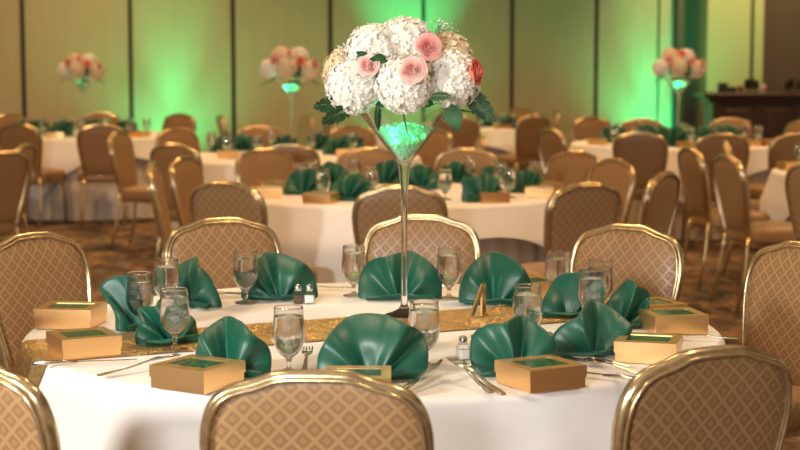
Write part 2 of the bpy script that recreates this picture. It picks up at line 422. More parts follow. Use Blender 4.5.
# ------------------------------------------------------------------ tables and cloths
R = .915
def fold(phi, seed):
    r = random.Random(seed); a = 0
    for n_, w in ((7, 1), (11, .8), (17, .6), (23, .3)): a += w*math.sin(n_*phi + r.uniform(0, 6.28))
    return a / 2.7
def cloth_pt(phi, r, top, seed, half, off=0):
    """point of a cloth lying on a round top and hanging over its edge; r is measured on the cloth"""
    fr = .022
    if r <= R: return (r*math.cos(phi), r*math.sin(phi), top + off)
    e = r - R; arc = fr*PI/2
    if e < arc:
        a = e/fr; rr = R + (fr + off)*math.sin(a); z = top - fr + (fr + off)*math.cos(a)
    else:
        d = e - arc; k = min(1, d/.17)
        rr = R + fr + off + .055*k*(.5 + .5*fold(phi, seed)) + .025*k; z = top - fr - d
    return (rr*math.cos(phi), rr*math.sin(phi), z)
def make_table(c, seed, where, half=1.085, rot=.35, top=.752, n=180):
    x, y = c
    t = empty('round_banquet_table', (x, y, 0))
    tag(t, 'round folding table under the cloth ' + where, 'table')
    MB().lathe([(.0, .745), (R-.01, .745), (R, .738), (R, .722), (R-.01, .715), (0, .715)], 48).build('tabletop', M['wood'], t)
    for k in range(4):
        a = k*PI/2 + .4
        MB().tube([(.5*math.cos(a), .5*math.sin(a), .714), (.55*math.cos(a), .55*math.sin(a), 0)], .014, 8).build('leg', M['steel'], t)
    # floor length pleated skirt
    rows = []
    for z in (.735, .70, .5, .3, .15, .012):
        k = (.735 - z)/.72
        rows.append([((R + .004 - .004*math.cos(46*a_) * (1 + 3*k) + .012*k*fold(a_, seed+5) + .01*k) * math.cos(a_), (R + .004 - .004*math.cos(46*a_)*(1 + 3*k) + .012*k*fold(a_, seed+5) + .01*k) * math.sin(a_), z) for a_ in [2*PI*i/(n*2) for i in range(n*2)]])
    o = MB().grid(rows, True).build('table_skirt', M['skirt']); o.location = (x, y, 0)
    tag(o, 'pleated ivory floor skirt of the table ' + where, 'tablecloth')
    # square overlay
    rows = []
    us = [0.001, .3, .6, .8, .9, 1.0]
    for u in us: rows.append([cloth_pt(2*PI*i/n, u*R, top, seed, half) for i in range(n)])
    for j in range(1, 19):
        row = []
        for i in range(n):
            a = 2*PI*i/n; b = (a - rot) % (PI/2); b = min(b, PI/2 - b)
            L = half/max(.0001, math.cos(b)); L = min(L, half*1.36)
            tt = j/18; tt = tt**1.6
            row.append(cloth_pt(a, R + (L - R)*tt, top, seed, half))
        rows.append(row)
    o = MB().grid(rows, True).build('tablecloth', M['linen']); o.location = (x, y, 0)
    tag(o, 'square white overlay on the table ' + where, 'tablecloth')
make_table(T1, 3, 'in the foreground, under the big bouquet')
make_table(T2, 11, 'in the middle, behind the tall vase', rot=.49)
make_table(T3, 12, 'with the lit vase left of the big bouquet', rot=.1, n=120)
make_table(TA, 13, 'at the far left with the small pink bouquet', rot=.45, n=120)
make_table(TB, 14, 'at the right before the green glow', rot=.785, n=120)
make_table(TC, 15, 'cut by the right edge of the photo', rot=.785, n=120)
make_table(T4, 16, 'farthest back, right of the big bouquet', rot=.2, n=120)

# sequin runner
def runner(c, ang, half_w, half_l, seed, top=.752):
    d = Vector((math.cos(ang), math.sin(ang))); nrm = Vector((-d.y, d.x)); rows = []
    off = Vector((.02, .04))
    nl, nw = 220, 14
    for i in range(nl + 1):
        t = -half_l + 2*half_l*i/nl; row = []
        for j in range(nw + 1):
            s_ = -half_w + 2*half_w*j/nw
            q = d*t + nrm*s_ + off
            r = q.length
            row.append(cloth_pt(math.atan2(q.y, q.x), r, top, seed, 0, .0035))
        rows.append(row)
    o = MB().grid(rows).build('table_runner', M['sequin']); o.location = (c[0], c[1], 0)
    tag(o, 'gold sequin runner lying across the front table and hanging over its left edge', 'table runner')
runner(T1, math.radians(25), .165, 1.17, 3)

# ------------------------------------------------------------------ napkins
def napkin_mesh(seed, W=.24, H=.14, pleats=3, amp=.03, skew=0, pk=.62):
    # a napkin folded in pleats and opened into a fan that stands on its folded foot
    r = random.Random(seed); ph = r.uniform(0, 6.28); mb = MB()
    nj, ni = 16, 72
    off = Vector((r.uniform(0, 50), r.uniform(0, 50), r.uniform(0, 50)))
    lop = r.uniform(-.16, .16) + .12*skew
    for side in (0, 1):
        rows = []
        for j in range(nj + 1):
            q = j/nj; row = []
            for i in range(ni + 1):
                th = PI*i/ni; c_, s_ = math.cos(th), abs(math.sin(th))
                wob = th + lop*math.sin(th)*1.2 + .12*math.sin(3*th + ph)
                f = math.cos(pleats*2*wob + ph); f = math.copysign(abs(f)**1.3, f)
                cx = .18 + .82*q
                x = W/2*(c_*cx + lop*s_*q*.9)
                z = .003 + H*(s_**pk)*q**.9*(1 + .03*f*q)
                env = min(1, s_*1.8)
                y = (amp*f*(.35 + .65*q) - .007*math.sin(PI*q)*s_)*env + .30*z + .016*q**5 + (.010 + .022*(1 - q)*s_)*side
                nv = noise_v(Vector((x*14, z*14, y*8)) + off)
                y += .010*nv*env; x += .006*nv*q; 
                if side: z *= .985
                row.append((x, y, max(.002, z)))
            rows.append(row)
        if side == 0: front = rows
        mb.grid(rows)
    # outer hem joins both layers
    mb.grid([front[-1], rows[-1]])
    # the folded foot that keeps the fan upright
    rows = []
    for j in range(7):
        q = j/6
        rows.append([(W*(.44 + .03*math.sin(3*t + ph))*t, -.010 - .024*math.sin(PI*q)*(1 - .6*t*t) + .006*math.sin(4*t + ph) + .004*q, .002 + .014*q + .009*math.sin(PI*q)*(1 + .6*math.sin(3*t + ph))) for t in [-1 + i/14 for i in range(29)]])
    mb.grid(rows)
    return mb
nap_i = [100]
def napkin(u, v, wpx, hpx, rz, label, pleats=4, amp=.03, skew=0, pk=.62, group='green fan napkins on the front table'):
    x, y = at(u, v); sc = F / math.hypot(y, .73)
    nap_i[0] += 1
    o = napkin_mesh(nap_i[0], wpx/sc, hpx/sc, pleats, amp, skew, pk).build('folded_napkin', M['satin'], None, solid=.0022, subsurf=1)
    o.location = (x, y, .754); o.rotation_euler = (0, 0, rz)
    tag(o, label, 'napkin', group); return o
napkin(138, 331, 46, 54, 1.0, 'green napkin at the far left of the front table, behind the leftmost water glass', 2, .035, 0, .8)
napkin(190, 308, 66, 45, -.5, 'green napkin fan at the left back beside the knife and below the first chair', 2, .03, -3, 1.1)
napkin(172, 345, 66, 40, .5, 'low crumpled green napkin on the runner behind the icy glass', 3, .03, -.5, .9)
napkin(229, 379, 78, 54, -.15, 'green napkin fan right behind the front left gold box', 2, .035)
napkin(280, 301, 76, 44, .1, 'green napkin fan behind the pair of little shakers at the back left', 2, .03)
napkin(373, 381, 110, 60, .05, 'widest green napkin fan, front centre behind the half hidden box', 2, .03)
napkin(400, 301, 84, 45, 0, 'green napkin fan directly behind the vase stem', 2, .03)
napkin(495, 306, 74, 48, -.1, 'bright green napkin fan behind the gold table number', 1.5, .03, 1)
napkin(517, 377, 88, 54, .15, 'green napkin fan behind the box with the light flash on its side', 2, .033)
napkin(594, 358, 88, 50, .35, 'green napkin at the front right between the boxes, beside the spoons', 2, .035, 2.6, 1.0)
napkin(570, 318, 62, 42, .1, 'green napkin at the back right below the stemmed glass', 1.5, .025, 3.2, 1.15)
napkin(622, 328, 48, 44, -.4, 'upright pointed green napkin left of the three right-hand gold boxes', 2, .03, 1.2, .95)

# ------------------------------------------------------------------ gold boxes
def make_box():
    r = empty('favor_box'); a = .0745
    MB().box(-a+.002, a-.002, -a+.002, a-.002, 0, .034).build('box_base', M['gold_card'], r, bevel=.0012)
    # lid: a tray with a square opening in its top
    lid = MB(); t0, t1 = .025, .051
    lid.box(-a, a, -a, -a+.0015, t0, t1); lid.box(-a, a, a-.0015, a, t0, t1); lid.box(-a, -a+.0015, -a+.0015, a-.0015, t0, t1); lid.box(a-.0015, a, -a+.0015, a-.0015, t0, t1)
    wx, wy = .052, .046
    lid.box(-a+.0015, a-.0015, -a+.0015, -wy, t1-.0015, t1); lid.box(-a+.0015, a-.0015, wy, a-.0015, t1-.0015, t1)
    lid.box(-a+.0015, -wx, -wy, wy, t1-.0015, t1); lid.box(wx, a-.0015, -wy, wy, t1-.0015, t1)
    lid = lid.build('lid', M['gold_card'], r)
    o = MB().box(-wx-.004, wx+.004, -wy-.004, wy+.004, t1-.0024, t1-.0016).build('window_pane', M['film'], lid)
    o['label'] = 'dark green see-through window'
    return r
gbox = Proto(make_box())
def put_box(u, v, rz, label, group='gold favor boxes', s=1, z=.754, sx=1):
    x, y = at(u, v, z)
    d = Vector((x, y)).normalized()*.075*s
    return gbox.get((x + d.x, y + d.y, z), rz, s, label, 'box', group)
R_ = math.radians
def put_corner(u, v, rz, side, label, s=1):
    # (u, v): foremost bottom corner; side -1: it is the box's left front corner, 1: its right front corner
    x, y = at(u, v, .754); a = .0745*s; rz = R_(rz); c, n = math.cos(rz), math.sin(rz)
    lx, ly = side*a, -a
    return gbox.get((x - (c*lx - n*ly), y - (n*lx + c*ly), .754), rz, s, label, 'box', 'gold favor boxes')
put_corner(91, 330, -6, 1, 'gold box at the left, rear one of the pair by the runner', 1.06)
put_corner(62.5, 361, 27, -1, 'gold box at the left, front one of the pair, standing on the runner')
put_corner(204, 395, -31, 1, 'gold box at the front left before the rounded green fan', 1.02)
put_box(358, 401, 0, 'gold box half hidden behind the bottom centre chair back', s=.97)
put_corner(530, 394, 28, -1, 'gold box with a bright light flash on its left side, front right')
put_corner(676, 365.5, -16, 1, 'pale gold box at the right, front one of the three beside the right napkins')
put_corner(655, 336, 10, -1, 'gold box at the right, middle one, at the very edge of the front table')
put_box(650, 324, R_(25), 'gold box at the right, rearmost of three, close before the chair', s=1.0)
put_box(533, 299, R_(35), 'brown gold box at the back between a green fan and a stemmed glass', s=.95)

# ------------------------------------------------------------------ goblets
def goblet(n, ice=False):
    r = empty('water_goblet')
    outer = [(.0005, 0), (.032, 0), (.0335, .0004), (.0345, .0015), (.0342, .0027), (.032, .004), (.018, .007), (.008, .011), (.0056, .017), (.0056, .028), (.0085, .036), (.018, .043), (.0295, .056), (.0360, .073), (.0380, .092), (.0372, .112), (.0350, .135), (.0342, .149), (.0340, .1535), (.0338, .1552), (.0335, .1558)]
    inner = [(.0331, .1558), (.0329, .1552), (.0328, .1535), (.0330, .149), (.0338, .135), (.0360, .112), (.0367, .092), (.0347, .074), (.0283, .058), (.017, .0455), (.008, .040), (.0005, .0385)]
    MB().lathe(outer + inner, n).build('glass_bowl', M['glass'], r)
    wat = [(.0005, .0395), (.0078, .041), (.0168, .0465), (.0282, .059), (.0346, .0745), (.0366, .092), (.0359, .112), (.0340, .132), (.0338, .134), (.0332, .1345), (.03, .1345), (.0005, .1345)]
    w = MB().lathe([(a*.99 if a > .001 else a, b) for a, b in wat], n).build('water', M['water'], r)
    if ice:
        rr = random.Random(5)
        for k in range(7):
            m_ = Matrix.Translation((rr.uniform(-.015, .015), rr.uniform(-.015, .015), .082 + k*.0068)) @ Matrix.Rotation(rr.uniform(0, 3), 4, (1, .5, .3)) 
            MB().box(-.008, .008, -.008, .008, -.007, .007, m_).build('ice_cube', M['ice'], w, bevel=.002)
    return r
gob = Proto(goblet(28)); gobi = Proto(goblet(28, True))
def put_gob(u, v, label, proto=None, s=1, group='stemmed water glasses', z=.7535):
    x, y = at(u, v, z)
    return (proto or gob).get((x, y, z), random.uniform(0, 6), s, label, 'glass', group)
put_gob(140, 330, 'water glass standing left of the other two at the left end of the front table', gobi)
put_gob(167, 313, 'rear water glass of the cluster of three at the left')
put_gob(175, 350, 'icy water glass, nearest of the cluster of three at the left', gobi)
put_gob(246, 303, 'water glass at the back beside the first green fan', gob)
put_gob(289, 373, 'water glass at the front centre left, on the runner edge', gobi)
put_gob(354, 296, 'water glass at the back just left of the vase stem')
put_gob(449, 299, 'water glass at the back between the two green fans right of the vase')
put_gob(424, 366, 'water glass behind the widest green fan, right of the vase foot', gobi)
put_gob(558, 303, 'water glass at the back right, before the brown gold box')
put_gob(527, 346, 'water glass rising behind the front right green fan', gobi)
put_gob(600, 314, 'water glass at the right, rear of two overlapping ones')
put_gob(591, 327, 'water glass at the right, front of two overlapping ones', gobi)

# ------------------------------------------------------------------ cutlery
def fork():
    mb = MB()
    def z(y): return .004 + .012*math.sin(max(0, min(1, (y+.02)/.12))*PI)*.5 + (.004 if y > .08 else 0)
    def strip(pts, th=.0018):
        rows_t = [[(x0, y, z(y) + th), (x1, y, z(y) + th)] for x0, x1, y in pts]; rows_b = [[(x1, y, z(y)), (x0, y, z(y))] for x0, x1, y in pts]
        rows = [t + b for t, b in zip(rows_t, rows_b)]
        mb.grid(rows, True, True)
        n = len(rows); b0 = len(mb.v) - 4*n
        mb.f.append((b0, b0+1, b0+2, b0+3)); mb.sm.append(False); mb.f.append((b0+4*n-4, b0+4*n-3, b0+4*n-2, b0+4*n-1)); mb.sm.append(False)
    strip([(-.006, .006, -.10), (-.0085, .0085, -.094), (-.0075, .0075, -.07), (-.0045, .0045, -.03), (-.003, .003, .01), (-.003, .003, .025), (-.007, .007, .034), (-.0115, .0115, .045), (-.0118, .0118, .056)])
    for k in range(4):
        c = -.0092 + k*.00613
        strip([(c-.0022, c+.0022, .055), (c-.0018, c+.0018, .08), (c-.0008, c+.0008, .098)])
    return mb
def knife():
    mb = MB()
    mb.tube([(0, -.11, .006), (0, -.10, .007), (0, -.06, .007), (0, -.015, .006)], [.005, .0085, .008, .005], 10, flat=.55)
    mb.prism([(0, 0)], 0, 0) if False else None
    b = [(-.004, -.016), (.005, -.016), (.008, .03), (.0085, .08), (.004, .108), (-.003, .112), (-.0045, .05)]
    vs = [(x, y, .006) for x, y in b] + [(x, y, .0075) for x, y in b]; n = len(b)
    mb.add(vs, [tuple(range(n)), tuple(range(2*n-1, n-1, -1))] + [(i, (i+1) % n, n+(i+1) % n, n+i) for i in range(n)], False)
    return mb
def spoon():
    mb = MB(); rows = []
    for (w, y, zz, dip) in [(.006, -.09, .006, 0), (.0085, -.085, .006, 0), (.0075, -.06, .007, 0), (.0035, -.01, .010, 0), (.003, .02, .011, 0), (.007, .032, .010, .001), (.0155, .048, .009, .005), (.019, .062, .0085, .006), (.016, .078, .008, .005), (.006, .088, .008, .001)]:
        rows.append([(w*t, y, zz - dip*(1 - t*t)) for t in (-1, -.5, 0, .5, 1)])
    mb.grid(rows)
    return mb
def cut_thing(mb, name, u, v, rz, label, cat, solid=0, z=.756, tilt=0):
    x, y = at(u, v); z += .105*abs(math.sin(tilt)); o = mb.build(name, M['steel'], None, solid=solid)
    o.location = (x, y, z); o.scale = (1.12,)*3; o.rotation_euler = (tilt, 0, rz); tag(o, label, cat, 'cutlery on the front table'); return o
cut_thing(fork(), 'dinner_fork', 470, 387, R_(22), 'steel fork lying left of the front right box, tines towards the shakers', 'fork', tilt=.17)
cut_thing(fork(), 'salad_fork', 480, 389, R_(24), 'second steel fork, half under the front right green fan', 'fork', tilt=.15)
cut_thing(knife(), 'table_knife', 421, 388, R_(-24), 'knife lying at the right end of the widest green fan', 'knife', tilt=.14)
cut_thing(knife(), 'table_knife', 597, 379, R_(60), 'knife tip peeping out right of the front right box', 'knife')
cut_thing(fork(), 'dinner_fork', 306, 371, R_(0), 'fork with tines showing above the bottom centre chair', 'fork', tilt=.12)
cut_thing(fork(), 'salad_fork', 140, 373, R_(-48), 'gold lit fork left of the front left box', 'fork', tilt=.08)
cut_thing(knife(), 'table_knife', 85, 366, R_(-78), 'knife lying along the runner before the left box pair', 'knife')
cut_thing(fork(), 'dinner_fork', 571, 355, R_(30), 'fork with tines against the green napkin at the right', 'fork', tilt=.13)
cut_thing(spoon(), 'dessert_spoon', 600, 365, R_(38), 'bright spoon behind the front right box', 'spoon', .0012)
cut_thing(spoon(), 'soup_spoon', 612, 371, R_(28), 'long spoon reaching from the napkin towards the right chair', 'spoon', .0012)
cut_thing(spoon(), 'teaspoon', 700, 341, R_(75), 'spoon at the right rim beside the three boxes', 'spoon', .0012)
cut_thing(knife(), 'table_knife', 224, 296, R_(58), 'knife at the back left beside the water glass', 'knife')
cut_thing(fork(), 'dinner_fork', 205, 301, R_(-40), 'fork at the back left, tines beside the green napkin', 'fork')
cut_thing(fork(), 'dinner_fork', 318, 290, R_(85), 'fork behind the little shakers', 'fork')
cut_thing(fork(), 'salad_fork', 436, 289, R_(80), 'fork left of the glass at the back right of the vase', 'fork')

# ------------------------------------------------------------------ shakers
def shaker(u, v, fill, label, rz=.3):
    x, y = at(u, v); r = empty('shaker', (x, y, .7535), rz); tag(r, label, 'shaker', 'salt and pepper shakers')
    b = MB()
    rows = [[(s*math.copysign(min(1, abs(math.cos(a))*1.25), math.cos(a)), s*math.copysign(min(1, abs(math.sin(a))*1.25), math.sin(a)), z) for a in [2*PI*k/24 for k in range(24)]] for s, z in ((.002, 0), (.0145, 0), (.016, .003), (.0155, .03), (.011, .037), (.009, .04), (.002, .04))]
    b.grid(rows, True).build('glass_body', M['thin'], r)
    rows = [[(s*math.copysign(min(1, abs(math.cos(a))*1.25), math.cos(a)), s*math.copysign(min(1, abs(math.sin(a))*1.25), math.sin(a)), z) for a in [2*PI*k/24 for k in range(24)]] for s, z in ((.001, .003), (.0135, .003), (.0138, .024), (.001, .025))]
    MB().grid(rows, True).build('filling', M[fill], r)
    MB().lathe([(.001, .038), (.0105, .038), (.011, .043), (.0108, .050), (.009, .055), (.005, .058), (.0005, .059)], 20).build('cap', M['chrome'], r)
shaker(298, 304, 'pepper', 'pepper shaker of the rear pair beside the back left napkin')
shaker(309, 304, 'salt', 'salt shaker of the rear pair beside the back left napkin')
shaker(463, 360, 'salt', 'salt shaker of the front pair left of the green fan')
shaker(475, 358, 'pepper', 'pepper shaker of the front pair, partly behind the green fan')

# ------------------------------------------------------------------ table number 4
x, y = at(479, 337)
tn = empty('table_number', (x, y, .7535), R_(57)); tag(tn, 'mirror gold number 4 standing on the runner of the front table', 'table number')
g = .001
mb = MB()
mb.prism([(.010, .012), (.030, .012), (.030, .138), (.013, .138)], -.003, .003)
mb.prism([(.013, .138), (-.052, .052), (-.052, .038), (-.040, .038), (-.040, .048), (.013, .115)], -.003, .003)
mb.prism([(-.052, .038), (-.052, .052), (.010, .052), (.010, .038)], -.003, .003)
mb.prism([(.030, .052), (.046, .054), (.046, .036), (.030, .038)], -.003, .003)
mb.prism([(-.006, .004), (.046, .004), (.044, .012), (.032, .016), (.008, .016), (-.004, .012)], -.003, .003)
mb.build('numeral', M['gold_mirror'], tn)
MB().box(-.012, .052, -.02, .02, 0, .004).build('base', M['gold_mirror'], tn, bevel=.001)

# ------------------------------------------------------------------ vase, crystals, flowers
def vase_parts(n):
    v = empty('martini_vase')
    MB().lathe([(.0005, 0), (.052, 0), (.0545, .0005), (.056, .002), (.0555, .0035), (.052, .005), (.035, .010), (.016, .020), (.0095, .032), (.0085, .06), (.009, .2), (.0095, .3), (.011, .36), (.0155, .41), (.019, .43), (.0195, .4335), (.010, .432), (.0005, .425)], n).build('stem', M['glass'], v)
    MB().lathe([(.0005, .428), (.012, .430), (.0195, .434), (.045, .468), (.081, .515), (.115, .558), (.1352, .582), (.136, .5835), (.1358, .585), (.1348, .585), (.1335, .583), (.114, .560), (.079, .517), (.043, .4705), (.017, .438), (.0005, .434)], n).build('bowl', M['thin'], v)
    return v
def crystal_mesh(n, seed, s=.0085):
    r = random.Random(seed); mb = MB(); k = 0
    while k < n:
        z = r.uniform(.447, .552); lim = (z - .434)*.88 - .002
        x, y = r.uniform(-lim, lim), r.uniform(-lim, lim)
        if x*x + y*y > lim*lim or x*x + y*y + (z-.50)**2 < .02**2: continue
        if z > .534 + .012*(1 - (x*x+y*y)/.006): continue
        m_ = Matrix.Translation((x, y, z)) @ Matrix.Rotation(r.uniform(0, 3), 4, Vector((r.random(), r.random(), r.random()+.1)).normalized())
        q = s*r.uniform(.6, 1.1)
        vs = [(q, 0, 0), (-q, 0, 0), (0, q*.8, 0), (0, -q*.8, 0), (0, 0, q*.9), (0, 0, -q*.9)]
        mb.add(vs, [(0,2,4),(2,1,4),(1,3,4),(3,0,4),(2,0,5),(1,2,5),(3,1,5),(0,3,5)], False, m_); k += 1
    return mb
def hyd_mesh(seed, n=560, r0=.075, ps=.0108):
    r = random.Random(seed); mb = MB()
    for k in range(n):
        z = 1 - 2*(k + .5)/n; a = k*2.39996; q = math.sqrt(1 - z*z)
        nn = Vector((q*math.cos(a), q*math.sin(a), z)); nn = (nn + Vector((r.gauss(0, .1), r.gauss(0, .1), r.gauss(0, .1)))).normalized()
        c = nn*(r0*(.95 + r.uniform(-.05, .06) + .06*math.sin(9*nn.x + 7*nn.z + seed)*math.sin(8*nn.y + 5*nn.x)))
        rot = nn.to_track_quat('Z', 'Y').to_matrix().to_4x4(); spin = r.uniform(0, 6)
        s = ps*r.uniform(.85, 1.15)
        for p_ in range(4):
            m_ = Matrix.Translation(c) @ rot @ Matrix.Rotation(spin + p_*PI/2 + r.uniform(-.1, .1), 4, 'Z') @ Matrix.Rotation(r.uniform(-.28, .1), 4, 'Y')
            vs = [(0, 0, 0), (.45*s, -.40*s, .0010), (.5*s, 0, .0004), (.45*s, .40*s, .0010), (.95*s, -.30*s, .0028), (1.02*s, 0, .0016), (.95*s, .30*s, .0028)]
            mb.add(vs, [(0, 1, 2), (0, 2, 3), (1, 4, 5, 2), (2, 5, 6, 3)], True, m_)
    mb.lathe([(.0005, -r0*.9)] + [(r0*.9*math.cos(t), r0*.9*math.sin(t)) for t in [-1.3 + .26*i for i in range(11)]] + [(.0005, r0*.9)], 20)
    return mb
def rose_mesh(seed, r0=.038):
    r = random.Random(seed); mb = MB(); n = 22
    for i in range(n):
        f = i/(n-1); a0 = i*2.39996 + r.uniform(-.2, .2); rb = r0*(.08 + .80*f**.85); span = 1.9 - 1.0*f
        h = r0*(1.05 - .28*f); rows = []
        for j in range(7):
            v = j/6; row = []
            for k in range(9):
                u = -1 + k/4
                ang = a0 + u*span*(.45 + .55*math.sin(min(1, v*1.1)*PI/2))
                rr = rb*(.30 + .70*math.sin(v*PI/2)**.8) + r0*.20*f*max(0, v-.7)*3.3*(1 + .2*u*u)
                z = h*v*(1 - .13*u*u) - r0*.24*f*max(0, v - .78)*4.5 + .0 
                row.append((rr*math.cos(ang), rr*math.sin(ang), z - r0*.55))
            rows.append(row)
        mb.grid(rows)
    mb.lathe(rose_core(r0), 16)
    return mb
def rose_core(r0): return [(.0005, -r0*.55), (r0*.5, -r0*.4), (r0*.5, -r0*.15), (r0*.3, r0*.05), (r0*.1, r0*.25), (.0005, r0*.3)]
def sepal_mesh(r0=.038):
    mb = MB(); mb.lathe([(.0005, -r0*.8), (r0*.25, -r0*.75), (r0*.5, -r0*.5), (r0*.3, -r0*.45)], 12); return mb
def fern_mesh(L=.13, n=13, seed=1, droop=.25, wide=.36):
    r = random.Random(seed); mb = MB(); P = []
    for i in range(n+1):
        t = i/n; P.append(Vector((L*t, 0, -L*droop*t*t)))
    mb.tube(P, .0009, 5)
    for i in range(1, n+1):
        t = i/n; l = L*wide*math.sin(PI*min(1, .15 + .85*t))**.7*(1 - .35*t) + .004
        for s in (-1, 1):
            a = s*(1.05 - .35*t) + r.uniform(-.1, .1); d = Vector((math.cos(a), math.sin(a), -.25)); sd = Vector((-d.y, d.x, 0)).normalized()
            w = l*.16 + .0012; base = P[i]
            for q0 in (0,):
                pts = [base, base + d*l*.35 + sd*w, base + d*l*.75 + sd*w*.7, base + d*l, base + d*l*.75 - sd*w*.7, base + d*l*.35 - sd*w]
                mb.add([tuple(p) for p in pts] + [tuple(base + d*l*.5 + Vector((0, 0, .0015)))], [(6, 0, 1), (6, 1, 2), (6, 2, 3), (6, 3, 4), (6, 4, 5), (6, 5, 0)], True)
    return mb
def leaf_mesh(L=.07, W=.024):
    mb = MB(); rows = []
    for i in range(9):
        t = i/8; w = W*math.sin(PI*t**.85)*(1 - .15*t) + .0004
        rows.append([(L*t, w*s, .15*L*math.sin(PI*t) - abs(s)*-.004) for s in (-1, -.5, 0, .5, 1)])
    mb.grid(rows); return mb
def breath(seed, n=40, spread=.03, L=.07):
    r = random.Random(seed); st = MB(); bl = MB()
    for k in range(n):
        e_ = Vector((r.gauss(0, spread*.6), r.gauss(0, spread*.6), L*r.uniform(.6, 1.1)))
        st.tube([(0, 0, 0), tuple(e_*.5 + Vector((r.gauss(0, .004), r.gauss(0, .004), 0))), tuple(e_)], .0004, 3, caps=False)
        q = r.uniform(.0016, .003)
        bl.lathe([(.0001, -q), (q*.8, -q*.5), (q, 0), (q*.8, q*.5), (.0001, q)], 6, Matrix.Translation(e_))
    return st, bl

def orient(n, spin=0):
    return (Vector(n).normalized().to_track_quat('Z', 'Y').to_matrix() @ Matrix.Rotation(spin, 3, 'Z')).to_euler()
def orient_x(d, spin=0):
    return (Vector(d).normalized().to_track_quat('X', 'Z').to_matrix() @ Matrix.Rotation(spin, 3, 'X')).to_euler()

def protos():
    P = {}
    for nm, mt, sd in (('hyd', 'hyd', 1), ('hydp', 'hyd_peach', 2)):
        r = empty('hydrangea_bloom'); hyd_mesh(sd).build('petals', M[mt], r)
        MB().tube([(0, 0, -.06), (0, 0, -.12)], .003, 6).build('stem', M['leaf'], r); P[nm] = Proto(r)
    for nm in ('rose_pink', 'rose_soft', 'rose_coral'):
        r = empty('rose'); rose_mesh(4).build('petals', M[nm], r); sepal_mesh().build('sepals', M['leaf'], r); P[nm] = Proto(r)
    r = empty('fern_frond'); fern_mesh().build('foliage', M['leaf'], r); P['fern'] = Proto(r)
    r = empty('leaf_sprig'); leaf_mesh().build('foliage', M['leaf'], r); P['leaf'] = Proto(r)
    r = empty('babys_breath_sprig'); st, bl = breath(3); st.build('stems', M['twig'], r); bl.build('blossoms', M['breath'], r); P['breath'] = Proto(r)
    return P
PR = protos()
vase = Proto(vase_parts(40))
VX, VY = .012, 4.6
vase.get((VX, VY, .7555), 0, 1, 'tall stemmed glass vase holding the big bouquet on the front table', 'vase')
G_ = 'flowers of the big bouquet'
V0 = Vector((VX, VY, 1.42))
def put_fl(kind, u, v, Y, size, label, cat, spin=0, nrm=None):
    p = atd(u, v, Y)
    n_ = Vector(nrm) if nrm else (p - V0)
    return PR[kind].get(p, 0, size, label, cat, G_, rot=orient(n_, spin))
H = 'hydrangea'
put_fl('hyd', 374, 53, 4.55, 1.05, 'cream hydrangea head at the upper left of the big bouquet', H)
put_fl('hyd', 405, 46, 4.58, 1.06, 'cream hydrangea head at the very top of the big bouquet', H)
put_fl('hyd', 353, 87, 4.50, .99, 'white hydrangea head at the lower left of the big bouquet', H)
put_fl('hyd', 404, 84, 4.45, 1.04, 'white hydrangea head at the lower centre of the big bouquet', H)
put_fl('hyd', 452, 79, 4.50, 1.02, 'white hydrangea head at the lower right of the big bouquet', H)
put_fl('hydp', 447, 58, 4.66, .95, 'peach tinted hydrangea head behind the right roses', H)
put_fl('hydp', 347, 72, 4.68, .9, 'hydrangea head at the back left edge of the big bouquet', H)
put_fl('hydp', 400, 60, 4.74, 1.1, 'hydrangea head at the back of the big bouquet', H)
RO = 'rose'
put_fl('rose_soft', 413, 70, 4.352, .98, 'blush rose in the centre of the big bouquet', RO, 0, (.05, -1, .12))
put_fl('rose_pink', 429, 47, 4.44, 1.0, 'pink rose at the upper right of the big bouquet', RO, 1, (.25, -1, .35))
put_fl('rose_soft', 368, 65, 4.43, .85, 'pink rose under the long leaf at the left of the big bouquet', RO, 2, (-.3, -1, .3))
put_fl('rose_coral', 477, 72, 4.45, 1.05, 'coral rose at the right edge of the big bouquet', RO, 2, (.95, -.35, .1))
put_fl('rose_pink', 333, 79, 4.5, .9, 'pink rose peeping out at the left edge of the big bouquet', RO, 1, (-1, -.2, .2))
def put_fern(kind, u, v, Y, d, size, label, spin=0):
    return PR[kind].get(atd(u, v, Y), 0, size, label, 'leaf', G_, rot=orient_x(d, spin))
put_fern('fern', 350, 103, 4.50, (-1, -.15, .0), .78, 'fern frond reaching out left below the big bouquet', 1.2)
put_fern('fern', 352, 108, 4.47, (-.9, -.3, -.3), .75, 'second fern frond below the lower left hydrangea', 1.2)
put_fern('fern', 403, 112, 4.46, (.0, -.5, -1), .55, 'fern tip hanging over the glass bowl front', 1.57)
put_fern('fern', 378, 105, 4.46, (-.2, -.3, -1), .55, 'fern tip hanging left of the bowl centre', 1.57)
put_fern('fern', 466, 90, 4.52, (.5, -.3, -.6), .85, 'fern frond under the coral rose', 1.3)
put_fern('leaf', 452, 104, 4.46, (.25, -.2, -1), 1.15, 'broad leaf hanging down right of the bowl', 1.2)
put_fern('leaf', 446, 106, 4.5, (.5, -.2, -.8), 1.0, 'second broad leaf hanging behind the first at the right', .6)
put_fern('fern', 430, 96, 4.40, (.6, -.6, .1), .5, 'small fern leaf between the two lower white heads', .9)
put_fern('leaf', 388, 62, 4.42, (-1, -.3, .12), .75, 'long leaf lying over the left pink rose', .9)
put_fern('leaf', 368, 61, 4.44, (-.8, -.3, .6), .6, 'small leaf at the upper left of the left rose', .9)
put_fern('fern', 440, 108, 4.55, (.9, .0, .05), .9, 'fern frond at the lower right behind the white head')
